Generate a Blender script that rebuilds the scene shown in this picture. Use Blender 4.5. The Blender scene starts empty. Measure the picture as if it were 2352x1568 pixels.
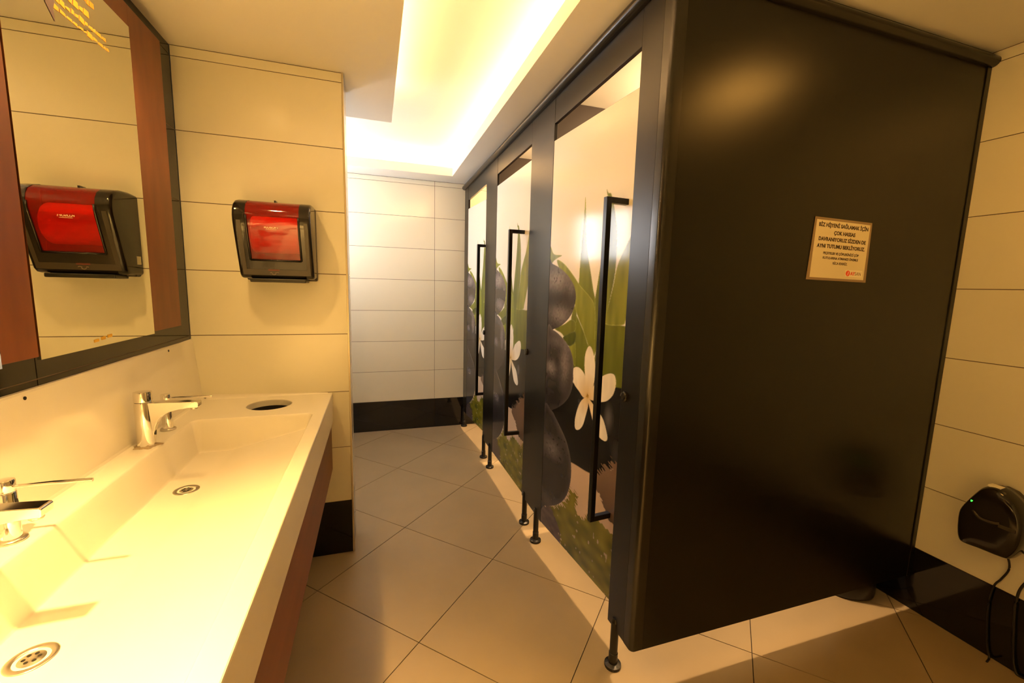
import bpy, bmesh, math, random
import numpy as np
from mathutils import Vector, Matrix
random.seed(7)
rng = np.random.default_rng(7)
SC = bpy.context.scene
COL = SC.collection

# ------------------------------------------------------------------ camera
F_PX = 967.81
YAW, PITCH, ROLL = -0.31491, -0.13032, 0.02557
CAM = Vector((-0.85855, -1.15942, 1.46337))
_cy, _sy, _cp, _sp = math.cos(YAW), math.sin(YAW), math.cos(PITCH), math.sin(PITCH)
fwd = Vector((-_sy * _cp, _cy * _cp, _sp)); rgt = Vector((_cy, _sy, 0)); upv = rgt.cross(fwd)
r2 = rgt * math.cos(ROLL) + upv * math.sin(ROLL); u2 = -rgt * math.sin(ROLL) + upv * math.cos(ROLL)
cam = bpy.data.cameras.new('camera'); cam.sensor_width = 36; cam.sensor_fit = 'HORIZONTAL'
cam.lens = F_PX * 36 / 2352; cam.clip_start = 0.02
camo = bpy.data.objects.new('camera', cam); COL.objects.link(camo)
mw = Matrix.Identity(4)
for i in range(3):
    mw[i][0], mw[i][1], mw[i][2], mw[i][3] = r2[i], u2[i], -fwd[i], CAM[i]
camo.matrix_world = mw
SC.camera = camo

# ------------------------------------------------------------------ world and exposure
w = bpy.data.worlds.new('world'); SC.world = w; w.use_nodes = True
w.node_tree.nodes['Background'].inputs[0].default_value = (0.75, 0.85, 1, 1)
w.node_tree.nodes['Background'].inputs[1].default_value = 0.02
SC.view_settings.view_transform = 'Standard'; SC.view_settings.look = 'None'
SC.view_settings.gamma = 1; SC.view_settings.use_curve_mapping = False
SC.view_settings.exposure = 0.62

SC.cycles.max_bounces = 9

# light strengths
WARM = (1.0, 0.59, 0.18)
COVE = (1.0, 0.58, 0.235)
STALL = (1.0, 0.63, 0.30)
DAY = (1.0, 0.97, 0.98)
SPOT_W = 260.0
STALL_W = 112.0
COVE_E = 37.0
DAY_E = 15.0

# ------------------------------------------------------------------ room dimensions
YD, XE, YF, XR, XW = 1.137, -0.990, 3.089, 1.526, -1.675
XM = -1.630           # mirror face
YB = -2.3             # wall behind the camera
ZC = 2.445            # ceiling
ZK = 0.896            # counter top
XC = -1.078           # counter front
ZB, ZH, ZT = 0.160, 2.266, 2.385   # cubicle panel bottom, header bottom, panel top
A1, M1N, M1F, M2N, M2F, PF = 0.160, 0.882, 1.203, 1.915, 2.232, 2.922

# ------------------------------------------------------------------ materials
MATS = {}
def mat(name, col, rough=0.5, metal=0.0, spec=0.5, noise=None, coat=0.0, bump=None, emit=None):
    """noise = (scale, colour2, amount, (sx,sy,sz)); bump = (scale, strength)"""
    m = bpy.data.materials.new(name); m.use_nodes = True
    nt = m.node_tree; b = nt.nodes['Principled BSDF']
    b.inputs['Base Color'].default_value = (*col, 1)
    b.inputs['Roughness'].default_value = rough
    b.inputs['Metallic'].default_value = metal
    b.inputs['Specular IOR Level'].default_value = spec
    if coat: b.inputs['Coat Weight'].default_value = coat; b.inputs['Coat Roughness'].default_value = 0.06
    if emit:
        b.inputs['Emission Color'].default_value = (*emit[0], 1); b.inputs['Emission Strength'].default_value = emit[1]
    if noise or bump:
        tc = nt.nodes.new('ShaderNodeTexCoord'); mp = nt.nodes.new('ShaderNodeMapping')
        geo = nt.nodes.new('ShaderNodeNewGeometry')
        nt.links.new(geo.outputs['Position'], mp.inputs[0])
        if noise: mp.inputs['Scale'].default_value = noise[3]
    if noise:
        nz = nt.nodes.new('ShaderNodeTexNoise'); nz.inputs['Scale'].default_value = noise[0]; nz.inputs['Detail'].default_value = 6
        nt.links.new(mp.outputs[0], nz.inputs['Vector'])
        rp = nt.nodes.new('ShaderNodeValToRGB'); rp.color_ramp.elements[0].position = 0.5 - noise[2]; rp.color_ramp.elements[1].position = 0.5 + noise[2]
        rp.color_ramp.elements[0].color = (*col, 1); rp.color_ramp.elements[1].color = (*noise[1], 1)
        nt.links.new(nz.outputs['Fac'], rp.inputs[0]); nt.links.new(rp.outputs[0], b.inputs['Base Color'])
    if bump:
        nb = nt.nodes.new('ShaderNodeTexNoise'); nb.inputs['Scale'].default_value = bump[0]; nb.inputs['Detail'].default_value = 3
        nt.links.new(geo.outputs['Position'], nb.inputs['Vector'])
        bp = nt.nodes.new('ShaderNodeBump'); bp.inputs['Strength'].default_value = bump[1]; bp.inputs['Distance'].default_value = 0.002
        nt.links.new(nb.outputs['Fac'], bp.inputs['Height']); nt.links.new(bp.outputs[0], b.inputs['Normal'])
    MATS[name] = m
    return m
def emission(name, col, s):
    m = bpy.data.materials.new(name); m.use_nodes = True; nt = m.node_tree
    nt.nodes.remove(nt.nodes['Principled BSDF'])
    e = nt.nodes.new('ShaderNodeEmission'); e.inputs[0].default_value = (*col, 1); e.inputs[1].default_value = s
    nt.links.new(e.outputs[0], nt.nodes['Material Output'].inputs[0]); MATS[name] = m
    return m
tile_m = mat('cream_wall_tile', (0.79, 0.755, 0.62), 0.20, noise=(1.3, (0.745, 0.71, 0.575), 0.25, (1, 1, 1)))
black_tile_m = mat('black_wall_tile', (0.006, 0.006, 0.007), 0.07)
grout_m = mat('wall_grout', (0.10, 0.065, 0.035), 0.8)
pale_grout_m = mat('pale_grout', (0.22, 0.16, 0.10), 0.8)
floor_grout_m = mat('floor_grout', (0.03, 0.018, 0.012), 0.9)
floor_m = mat('grey_floor_tile', (0.30, 0.232, 0.140), 0.34, noise=(2.2, (0.36, 0.275, 0.165), 0.22, (1, 1, 1)), bump=(45, 0.05))
plaster_m = mat('ceiling_paint', (0.80, 0.78, 0.74), 0.7, bump=(300, 0.04))
lam_m = mat('black_laminate', (0.003, 0.0026, 0.0022), 0.30, spec=0.42, bump=(900, 0.05))
lam_in_m = mat('brown_partition_laminate', (0.022, 0.012, 0.009), 0.5)
alu_m = mat('black_anodised_rail', (0.03, 0.028, 0.026), 0.26, metal=0.55)
post_m = mat('black_corner_profile', (0.010, 0.009, 0.008), 0.24, metal=0.0, spec=0.6)
plastic_m = mat('black_plastic', (0.012, 0.011, 0.011), 0.30)
gloss_m = mat('black_gloss_plastic', (0.012, 0.010, 0.009), 0.10)
plate_m = mat('grey_black_plastic', (0.040, 0.031, 0.020), 0.38)
counter_m = mat('white_solid_surface', (0.83, 0.79, 0.70), 0.22, noise=(6, (0.80, 0.755, 0.66), 0.3, (1, 1, 1)))
wood_m = mat('red_brown_wood', (0.20, 0.050, 0.014), 0.42, noise=(7, (0.11, 0.024, 0.007), 0.28, (1, 0.35, 2.2)))
wood_v_m = mat('red_brown_wood_board', (0.19, 0.055, 0.016), 0.38, noise=(7, (0.105, 0.026, 0.008), 0.28, (1, 2.4, 0.5)))
chrome_m = mat('chrome', (0.82, 0.80, 0.77), 0.10, metal=1.0)
steel_m = mat('brushed_steel', (0.55, 0.52, 0.47), 0.28, metal=1.0)
mirror_m = mat('mirror_glass', (0.84, 0.86, 0.80), 0.012, metal=1.0)
blackglass_m = mat('black_mirror_frame', (0.010, 0.008, 0.006), 0.10, spec=0.45)
dark_m = mat('dark_void', (0.006, 0.004, 0.003), 0.8)
paper_m = mat('white_paper', (0.78, 0.76, 0.70), 0.8)
kraft_m = mat('notice_paper', (0.72, 0.66, 0.50), 0.55)
lamin_m = mat('laminate_border', (0.27, 0.20, 0.13), 0.25)
ink_m = mat('black_ink', (0.03, 0.015, 0.012), 0.6)
red_ink_m = mat('red_ink', (0.75, 0.05, 0.015), 0.5)
grey_ink_m = mat('grey_ink', (0.25, 0.19, 0.13), 0.6)
white_card_m = mat('white_card', (0.85, 0.80, 0.66), 0.5)
pale_ink_m = mat('pale_print', (0.85, 0.62, 0.40), 0.5)
dkred_m = mat('dark_red_label', (0.22, 0.02, 0.012), 0.5)
orange_m = mat('orange_marker', (0.52, 0.25, 0.022), 0.5)
purple_m = mat('purple_sticker', (0.075, 0.045, 0.055), 0.6)
yellow_m = mat('yellow_sticker_residue', (0.62, 0.36, 0.03), 0.6)
limescale_m = mat('limescale', (0.45, 0.36, 0.24), 0.6, metal=0.3)
frame_w_m = mat('white_window_frame', (0.8, 0.8, 0.8), 0.4)
trim_m = mat('brass_tone_corner_trim', (0.62, 0.54, 0.40), 0.3, metal=0.6)
led_m = emission('warm_led', COVE, COVE_E)
day_m = emission('daylit_window', DAY, DAY_E)
lamp_m = emission('downlight_glow', WARM, 18.0)
stall_lamp_m = emission('stall_lamp_glow', STALL, 14.0)
green_led_m = emission('green_indicator', (0.03, 1.0, 0.03), 4.0)
# red see-through plastic
redp_m = bpy.data.materials.new('red_clear_plastic'); redp_m.use_nodes = True
_nt = redp_m.node_tree; _nt.nodes.remove(_nt.nodes['Principled BSDF'])
_tr = _nt.nodes.new('ShaderNodeBsdfTransparent'); _tr.inputs[0].default_value = (0.95, 0.10, 0.055, 1)
_df = _nt.nodes.new('ShaderNodeBsdfDiffuse'); _df.inputs[0].default_value = (0.55, 0.012, 0.008, 1)
_mx0 = _nt.nodes.new('ShaderNodeMixShader'); _mx0.inputs[0].default_value = 0.28
_gl = _nt.nodes.new('ShaderNodeBsdfGlossy'); _gl.inputs['Roughness'].default_value = 0.05
_fr = _nt.nodes.new('ShaderNodeFresnel'); _fr.inputs[0].default_value = 1.5
_mx = _nt.nodes.new('ShaderNodeMixShader')
_nt.links.new(_tr.outputs[0], _mx0.inputs[1]); _nt.links.new(_df.outputs[0], _mx0.inputs[2])
_nt.links.new(_fr.outputs[0], _mx.inputs[0]); _nt.links.new(_mx0.outputs[0], _mx.inputs[1]); _nt.links.new(_gl.outputs[0], _mx.inputs[2])
_nt.links.new(_mx.outputs[0], _nt.nodes['Material Output'].inputs[0])
# printed picture: colours stored on the print mesh
print_m = bpy.data.materials.new('printed_laminate'); print_m.use_nodes = True
_nt = print_m.node_tree; _b = _nt.nodes['Principled BSDF']; _b.inputs['Roughness'].default_value = 0.13; _b.inputs['Specular IOR Level'].default_value = 0.28
_a = _nt.nodes.new('ShaderNodeVertexColor'); _a.layer_name = 'ink'
_nt.links.new(_a.outputs[0], _b.inputs['Base Color'])

# ------------------------------------------------------------------ helpers
def wloc(o):
    v = Vector((0, 0, 0))
    while o is not None:
        v += o.location; o = o.parent
    return v
def link(name, me, m, parent=None, smooth=False):
    o = bpy.data.objects.new(name, me); COL.objects.link(o)
    if m is not None and not me.materials: me.materials.append(m)
    if parent is not None: o.parent = parent
    if smooth: me.shade_smooth()
    return o
def obj(name, bm, m, parent=None, smooth=False, local=False, bevel=0, seg=2):
    if parent is not None and not local:
        bmesh.ops.translate(bm, verts=bm.verts, vec=-wloc(parent))
    me = bpy.data.meshes.new(name); bmesh.ops.recalc_face_normals(bm, faces=bm.faces); bm.to_mesh(me); bm.free()
    o = link(name, me, m, parent)
    if smooth:
        me.shade_smooth()
    if bevel:
        md = o.modifiers.new('bevel', 'BEVEL'); md.width = bevel; md.segments = seg; md.limit_method = 'ANGLE'; md.angle_limit = math.radians(35)
        me.shade_smooth(); md.harden_normals = True
    return o
def box(bm, x0, x1, y0, y1, z0, z1):
    v = [bm.verts.new((x, y, z)) for z in (z0, z1) for y in (y0, y1) for x in (x0, x1)]
    for f in ((0, 2, 3, 1), (4, 5, 7, 6), (0, 1, 5, 4), (2, 6, 7, 3), (0, 4, 6, 2), (1, 3, 7, 5)):
        bm.faces.new([v[i] for i in f])
def boxo(name, b, m, parent=None, bevel=0, local=False, seg=2):
    bm = bmesh.new(); box(bm, *b); return obj(name, bm, m, parent, bevel=bevel, local=local, seg=seg)
def lathe(bm, prof, seg=32, c=(0, 0, 0), ax='z', cap=True):
    rings = []
    for r, z in prof:
        ring = []
        for i in range(seg):
            a = 2 * math.pi * i / seg
            p = (r * math.cos(a), r * math.sin(a), z)
            if ax == 'x': p = (p[2], p[0], p[1])
            elif ax == 'y': p = (p[0], p[2], p[1])
            ring.append(bm.verts.new((p[0] + c[0], p[1] + c[1], p[2] + c[2])))
        rings.append(ring)
    for a, b in zip(rings, rings[1:]):
        for i in range(seg):
            bm.faces.new((a[i], a[(i + 1) % seg], b[(i + 1) % seg], b[i]))
    if cap:
        bm.faces.new(rings[0]); bm.faces.new(rings[-1])
def prism(bm, pts, d, axis='z', d0=0.0):
    """polygon pts extruded from d0 to d along an axis; pts are the other two coordinates in xyz order"""
    def P(p, h):
        return (p[0], p[1], h) if axis == 'z' else (p[0], h, p[1]) if axis == 'y' else (h, p[0], p[1])
    a = [bm.verts.new(P(p, d0)) for p in pts]; b = [bm.verts.new(P(p, d)) for p in pts]
    bm.faces.new(a); bm.faces.new(b)
    n = len(pts)
    for i in range(n): bm.faces.new((a[i], a[(i + 1) % n], b[(i + 1) % n], b[i]))
def tube(bm, pts, r, seg=10):
    pts = [Vector(p) for p in pts]; rings = []
    up = Vector((0, 0, 1))
    for i, p in enumerate(pts):
        t = (pts[min(i + 1, len(pts) - 1)] - pts[max(i - 1, 0)]).normalized()
        s = t.cross(up)
        if s.length < 1e-3: s = t.cross(Vector((0, 1, 0)))
        s.normalize(); q = s.cross(t)
        rings.append([bm.verts.new(p + r * (math.cos(2 * math.pi * k / seg) * s + math.sin(2 * math.pi * k / seg) * q)) for k in range(seg)])
    for a, b in zip(rings, rings[1:]):
        for k in range(seg): bm.faces.new((a[k], a[(k + 1) % seg], b[(k + 1) % seg], b[k]))
    bm.faces.new(rings[0]); bm.faces.new(rings[-1])
def smooth_pts(pts, n=8):
    """Catmull-Rom through open points"""
    P = [Vector(p) for p in pts]; P = [P[0] * 2 - P[1]] + P + [P[-1] * 2 - P[-2]]; out = []
    for i in range(1, len(P) - 2):
        for k in range(n):
            t = k / n
            out.append(0.5 * ((2 * P[i]) + (-P[i - 1] + P[i + 1]) * t + (2 * P[i - 1] - 5 * P[i] + 4 * P[i + 1] - P[i + 2]) * t * t + (-P[i - 1] + 3 * P[i] - 3 * P[i + 1] + P[i + 2]) * t ** 3))
    out.append(P[-2]); return out
def tag(o, label, cat, group=None):
    o['label'] = label; o['category'] = cat
    if group: o['group'] = group
    return o
def thing(name, label, cat, loc=(0, 0, 0), group=None):
    o = bpy.data.objects.new(name, None); COL.objects.link(o); o.location = loc; o.empty_display_size = 0.05
    return tag(o, label, cat, group)
def struct(o, label=None):
    o['kind'] = 'structure'
    if label: o['label'] = label
    return o
def copy_tree(o, parent=None):
    c = o.copy(); COL.objects.link(c); c.parent = parent
    for ch in list(o.children): copy_tree(ch, c)
    return c
_tiles = {}
def text_mesh(name, s, size, m, parent, M, align='CENTER', bold=0.0, sx=1.0):
    cu = bpy.data.curves.new(name, 'FONT'); cu.body = s; cu.size = size; cu.align_x = align; cu.offset = bold; cu.resolution_u = 3
    cu.extrude = 0.0003
    t = bpy.data.objects.new(name, cu); COL.objects.link(t)
    bpy.context.view_layer.update()
    me = bpy.data.meshes.new_from_object(t.evaluated_get(bpy.context.evaluated_depsgraph_get()))
    bpy.data.objects.remove(t); bpy.data.curves.remove(cu)
    me.name = name; me.materials.clear()
    me.transform(Matrix.Diagonal((sx, 1, 1, 1))); me.transform(Matrix.Translation(-wloc(parent)) @ M)
    return link(name, me, m, parent)

# ------------------------------------------------------------------ setting: floor
GS, GX, GY = 0.6114, -0.7103, 1.2958
fl = struct(boxo('floor', (XW - 0.1, XR + 0.1, YB - 0.1, YF + 0.1, -0.06, -0.003), floor_grout_m), 'grey tiled floor laid diagonally with dark joints')
def clip(poly, fn):
    out = []
    for i in range(len(poly)):
        a, b = poly[i], poly[(i + 1) % len(poly)]; da, db = fn(a), fn(b)
        if da >= 0: out.append(a)
        if (da >= 0) != (db >= 0):
            t = da / (da - db); out.append((a[0] + t * (b[0] - a[0]), a[1] + t * (b[1] - a[1])))
    return out
cs = math.sqrt(0.5)
full_tile = None
for i in range(-7, 8):
    for j in range(-7, 8):
        g = 0.0018
        cn = []
        for a, b in ((g, g), (GS - g, g), (GS - g, GS - g), (g, GS - g)):
            p, q = i * GS + a, j * GS + b
            cn.append((GX + p * cs + q * cs, GY - p * cs + q * cs))
        poly = cn
        for fn in (lambda p: p[0] - XW, lambda p: XR - p[0], lambda p: p[1] - YB, lambda p: YF - p[1]):
            poly = clip(poly, fn) if poly else poly
        if len(poly) < 3: continue
        ar = abs(sum(poly[k][0] * poly[(k + 1) % len(poly)][1] - poly[(k + 1) % len(poly)][0] * poly[k][1] for k in range(len(poly)))) / 2
        if ar < 0.002: continue
        c = (sum(p[0] for p in cn) / 4, sum(p[1] for p in cn) / 4)
        if len(poly) == 4 and abs(ar - (GS - 2 * g) ** 2) < 1e-4:
            if full_tile is None:
                bm = bmesh.new(); prism(bm, [(p[0] - c[0], p[1] - c[1]) for p in poly], 0.0, 'z', -0.004)
                o = obj('floor_tile', bm, floor_m, fl, local=True); full_tile = o.data
            else: o = link('floor_tile', full_tile, None, fl)
            o.location = (c[0], c[1], 0)
        else:
            bm = bmesh.new(); prism(bm, [(p[0] - c[0], p[1] - c[1]) for p in poly], 0.0, 'z', -0.004)
            o = obj('floor_tile', bm, floor_m, fl, local=True); o.location = (c[0], c[1], 0)

# ------------------------------------------------------------------ setting: walls with their tiles
ROWS = [(0.3 * k, 0.3 * k + 0.3) for k in range(8)] + [(2.4, ZC - 0.002)]
def wall_tiles(parent, axis, plane, nrm, cuts, rows=ROWS, th=0.006, all_black=False):
    """tiles on the plane axis=plane, facing nrm; cuts = joints along the wall"""
    g = 0.0016
    for r, (z0, z1) in enumerate(rows):
        for a, b in zip(cuts, cuts[1:]):
            if b - a < 0.01: continue
            blk = r == 0 or all_black; m = black_tile_m if blk else tile_m
            key = (axis, nrm, round(b - a, 4), round(z1 - z0, 4), blk)
            w2, h2 = (b - a) / 2 - g, (z1 - z0) / 2 - g
            if key not in _tiles:
                bm = bmesh.new(); t0, t1 = (-th, 0) if nrm > 0 else (0, th)
                if axis == 'y': box(bm, -w2, w2, t0, t1, -h2, h2)
                else: box(bm, t0, t1, -w2, w2, -h2, h2)
                o = obj('wall_tile', bm, m, parent, local=True); _tiles[key] = o.data
            else: o = link('wall_tile', _tiles[key], None, parent)
            c = ((a + b) / 2, plane, (z0 + z1) / 2) if axis == 'y' else (plane, (a + b) / 2, (z0 + z1) / 2)
            o.location = c
wf = struct(boxo('wall_far', (XW - 0.1, XR + 0.1, YF + 0.003, YF + 0.12, 0, 2.70), grout_m), 'far cream tiled wall with black tile base')
wall_tiles(wf, 'y', YF, -1, [XW, -1.1965, -0.2965, 0.6035, XR])
wp = struct(boxo('wall_pier', (XW, XE - 0.006, YD + 0.003, 1.357, 0, ZC), grout_m), 'short cream tiled wall carrying the towel dispenser')
wall_tiles(wp, 'y', YD, -1, [XW, XE - 0.004])
wall_tiles(wp, 'x', XE, 1, [YD + 0.012, 1.36])
wall_tiles(wp, 'y', 1.36, 1, [XW, XE - 0.004])
boxo('corner_trim', (XE - 0.006, XE + 0.003, YD - 0.003, YD + 0.010, 0, ZC), trim_m, wp, bevel=0.002)
wr = struct(boxo('wall_right', (XR + 0.003, XR + 0.12, YB, YF, 0, 2.70), grout_m), 'right cream tiled wall with black tile base')
wall_tiles(wr, 'x', XR, -1, [YB, -1.6, -0.7, 0.2, 1.1, 2.0, 2.9, YF])
wl = struct(boxo('wall_left', (XW - 0.12, XW - 0.002, YB, YD, 0, 2.70), pale_grout_m), 'left wall of black glossy tiles behind the mirrors')
wall_tiles(wl, 'x', XW, 1, [YB, -1.6, -0.7, 0.2, YD], all_black=True)
# alcove part of the left wall with its window opening
WY0, WY1, WZ0, WZ1 = 2.05, 2.98, 1.72, 2.28
bm = bmesh.new()
box(bm, XW - 0.12, XW, 1.36, YF, 0, WZ0); box(bm, XW - 0.12, XW, 1.36, YF, WZ1, 2.70)
box(bm, XW - 0.12, XW, 1.36, WY0, WZ0, WZ1); box(bm, XW - 0.12, XW, WY1, YF, WZ0, WZ1)
struct(obj('wall_alcove', bm, tile_m), 'cream wall of the alcove behind the pier')
win = struct(boxo('window_1', (XW - 0.10, XW - 0.095, WY0, WY1, WZ0, WZ1), day_m), 'daylit window in the alcove')
bm = bmesh.new()
for y0, y1, z0, z1 in ((WY0, WY0 + .05, WZ0, WZ1), (WY1 - .05, WY1, WZ0, WZ1), (WY0, WY1, WZ0, WZ0 + .05), (WY0, WY1, WZ1 - .05, WZ1), ((WY0 + WY1) / 2 - .05, (WY0 + WY1) / 2 + .05, WZ0, WZ1)):
    box(bm, XW - 0.09, XW - 0.03, y0, y1, z0, z1)
obj('window_frame', bm, frame_w_m, win)
struct(boxo('wall_back', (XW - 0.1, XR + 0.1, YB - 0.12, YB, 0, 2.70), tile_m), 'cream wall behind the camera')

# ------------------------------------------------------------------ setting: ceiling with its lit recess
TXL, TXR, TY0, TYM, TYF, TXA = -0.746, -0.170, -0.30, 1.700, 2.835, -1.45
bm = bmesh.new(); Z1 = ZC + 0.075
for b in ((XW - .1, TXL, YB - .1, TYM), (TXL, TXR, YB - .1, TY0), (TXR, XR + .1, YB - .1, YF + .1), (XW - .1, TXR, TYF, YF + .1), (XW - .1, TXA, TYM, TYF)):
    box(bm, *b, ZC, Z1)
box(bm, XW - .1, XR + .1, YB - .1, YF + .1, ZC + 0.20, ZC + 0.26)
CV = 0.14                                    # painted sides of the recess behind the light strips
box(bm, TXR + CV, TXR + CV + .02, TY0 - CV, TYF + CV, Z1, ZC + 0.20); box(bm, TXA - CV, TXR + CV, TYF + CV, TYF + CV + .02, Z1, ZC + 0.20)
box(bm, TXL - CV - .02, TXL - CV, TY0 - CV, TYM - CV, Z1, ZC + 0.20); box(bm, TXA - CV, TXL - CV, TYM - CV - .02, TYM - CV, Z1, ZC + 0.20)
box(bm, TXA - CV - .02, TXA - CV, TYM - CV, TYF + CV, Z1, ZC + 0.20); box(bm, TXL - CV, TXR + CV, TY0 - CV - .02, TY0 - CV, Z1, ZC + 0.20)
ceil = struct(obj('ceiling', bm, plaster_m), 'painted ceiling with a recessed tray lit by hidden strips')
cove = thing('cove_light', 'warm hidden light strips glowing in the recessed ceiling tray', 'light', (TXR, 1.0, Z1))
def led(x0, x1, y0, y1):
    boxo('led_strip', (x0, x1, y0, y1, Z1 + 0.002, Z1 + 0.012), led_m, cove)
led(TXR + 0.05, TXR + 0.065, TY0 - .05, TYF + .05)
led(TXA - .05, TXR + 0.05, TYF + 0.05, TYF + 0.065)
led(TXL - 0.065, TXL - 0.05, TY0 - .05, TYM - .06)
led(TXA - .05, TXL - 0.05, TYM - 0.065, TYM - 0.05)

# downlights over the washbasin (far and rear ones added) and in the cubicles
def downlight(x, y, label, group, m, watt, col, ang, blend, rad=0.045):
    t = thing('ceiling_downlight', label, 'light', (x, y, ZC), group)
    bm = bmesh.new(); lathe(bm, [(0.062, -0.001), (0.062, -0.006), (0.048, -0.008), (0.046, -0.001)], 32, cap=False)
    obj('trim_ring', bm, steel_m, t, smooth=True, local=True)
    bm = bmesh.new(); lathe(bm, [(0.045, -0.001), (0.045, -0.003)], 24); obj('lens', bm, m, t, local=True)
    l = bpy.data.lights.new('downlight_lamp', 'SPOT'); l.energy = watt; l.color = col; l.spot_size = math.radians(ang); l.spot_blend = blend; l.shadow_soft_size = rad
    o = bpy.data.objects.new('downlight_lamp', l); COL.objects.link(o); o.parent = t; o.location = (0, 0, -0.03)
    return t
downlight(-1.47, -0.60, 'round ceiling downlight over the near part of the washbasin', 'washbasin downlights', lamp_m, SPOT_W, WARM, 78, 1.0, 0.03)
downlight(-1.42, 0.40, 'added ceiling downlight brightening the far part of the washbasin', 'washbasin downlights', lamp_m, SPOT_W * 0.07, WARM, 130, 0.8, 0.03)  # extra lamp added to brighten the far deck and end wall
downlight(-1.42, -1.50, 'added unseen downlight behind the camera lifting the ambient light', 'washbasin downlights', lamp_m, SPOT_W * 3.2, WARM, 84, 1.0, 0.03)  # extra lamp out of view, added for ambient fill
def dome_lamp(x, y, label):
    t = thing('ceiling_dome_lamp', label, 'light', (x, y, ZC), 'cubicle lamps')
    bm = bmesh.new(); lathe(bm, [(0.085, -0.001), (0.085, -0.014), (0.078, -0.016)], 32); obj('base_ring', bm, frame_w_m, t, local=True)
    bm = bmesh.new(); lathe(bm, [(0.075, -0.016)] + [(0.075 * math.cos(a), -0.016 - 0.045 * math.sin(a)) for a in [k * math.pi / 2 / 8 for k in range(1, 9)]], 32, cap=False); obj('dome_shade', bm, stall_lamp_m, t, local=True, smooth=True)
    l = bpy.data.lights.new('dome_bulb', 'SPOT'); l.energy = STALL_W; l.color = STALL; l.shadow_soft_size = 0.04; l.spot_size = math.radians(168); l.spot_blend = 0.3
    o = bpy.data.objects.new('dome_bulb', l); COL.objects.link(o); o.parent = t; o.location = (0, 0, -0.12)
    l = bpy.data.lights.new('dome_glow', 'POINT'); l.energy = STALL_W * 0.30; l.color = STALL; l.shadow_soft_size = 0.06
    o = bpy.data.objects.new('dome_glow', l); COL.objects.link(o); o.parent = t; o.location = (0, 0, -0.14)
for y, n in ((0.52, 'nearest'), (1.56, 'middle'), (2.58, 'farthest')):
    dome_lamp(0.72, y, f'round dome lamp on the ceiling inside the {n} toilet cubicle')
pl = thing('added_glow_panel', 'added square light panel giving the black side panel its glow', 'light', (0.85, -0.62, ZC))  # added emissive square, shaped to put a warm glow on the side panel
bm = bmesh.new(); box(bm, -0.16, 0.16, -0.16, 0.16, -0.012, -0.001); obj('frame', bm, frame_w_m, pl, local=True, bevel=0.003)
bm = bmesh.new(); box(bm, -0.145, 0.145, -0.145, 0.145, -0.0135, -0.0121); obj('diffuser', bm, emission('added_panel_glow', (1.0, 0.46, 0.08), 14.0), pl, local=True)

# ------------------------------------------------------------------ toilet cubicles
cub = thing('toilet_cubicles', 'row of black toilet cubicles with printed doors on tubular feet', 'cubicle', (0.0, 1.5, 0.0))
TH = 0.018
def foot(p, y, x=0.012):
    bm = bmesh.new()
    lathe(bm, [(0.032, 0), (0.033, 0.004), (0.032, 0.012), (0.024, 0.015), (0.0180, 0.017), (0.0175, 0.058), (0.0155, 0.060), (0.0155, 0.190), (0.011, 0.205)], 20, (x - 0.008, y, 0))
    return obj('foot', bm, alu_m, p, smooth=False, bevel=0)
def pilaster(y0, y1, feet, x0=0.0):
    p = boxo('pilaster', (x0, TH, y0, y1, ZB, ZT), lam_m, cub, bevel=0.002)
    for y in feet: foot(p, y)
    return p
pn = pilaster(0.0465, A1, [0.111])
p1 = pilaster(M1N, M1F, [0.955, 1.153])
p2 = pilaster(M2N, M2F, [1.990, 2.200])
pf = pilaster(PF, YF - 0.002, [3.040])
def lock(p, y):
    bm = bmesh.new(); lathe(bm, [(0.019, 0), (0.019, -0.010), (0.016, -0.014), (0.010, -0.015)], 24, (0, y, 1.078), 'x')
    k = obj('lock_knob', bm, gloss_m, p, smooth=False)
    return k
lock(pn, A1 - 0.032); lock(p1, M1F - 0.030); lock(p2, M2F - 0.020)
for a, b in ((A1, M1N), (M1F, M2N), (M2F, PF)):
    boxo('header_panel', (0.001, TH, a + 0.0015, b - 0.0015, ZH, ZT), lam_m, cub, bevel=0.0015)
# side panel with rounded corner post and wall channel
boxo('side_panel', (0.0465, XR - 0.006, -0.002, 0.016, ZB, ZT), lam_m, cub)
bm = bmesh.new()
arc = [(0.017 + 0.017 * math.cos(a), 0.015 + 0.017 * math.sin(a)) for a in [math.pi + k * math.pi / 2 / 12 for k in range(13)]]
inn = [(0.017 + 0.003 * math.cos(a), 0.015 + 0.003 * math.sin(a)) for a in [math.pi + k * math.pi / 2 / 12 for k in range(12, -1, -1)]]
prism(bm, [(0.0, 0.046)] + arc + [(0.046, -0.002), (0.046, 0.012)] + inn + [(0.014, 0.046)], ZT, 'z', ZB)
obj('corner_post', bm, post_m, cub, smooth=True).data.set_sharp_from_angle(angle=math.radians(30))
boxo('wall_channel', (XR - 0.028, XR - 0.001, -0.006, 0.020, ZB, ZT), lam_m, cub, bevel=0.002)
for y in (1.045, 2.075):
    boxo('partition_panel', (TH, XR - 0.001, y - 0.009, y + 0.009, ZB, ZC - 0.002), lam_in_m, cub)
# half-round top rails
prof = [(0.016, 0.0)] + [(-0.004 - 0.026 * math.sin(a), 0.022 - 0.022 * math.cos(a)) for a in [k * math.pi / 14 for k in range(15)]] + [(0.016, 0.044)]
bm = bmesh.new(); prism(bm, [(p[0], ZT + p[1]) for p in prof], YF - 0.002, 'y', -0.030); obj('top_rail', bm, alu_m, cub, bevel=0.0008)
bm = bmesh.new(); prism(bm, [(p[0], ZT + p[1]) for p in prof], XR - 0.001, 'x', 0.018); obj('top_rail', bm, alu_m, cub, bevel=0.0008)

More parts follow.
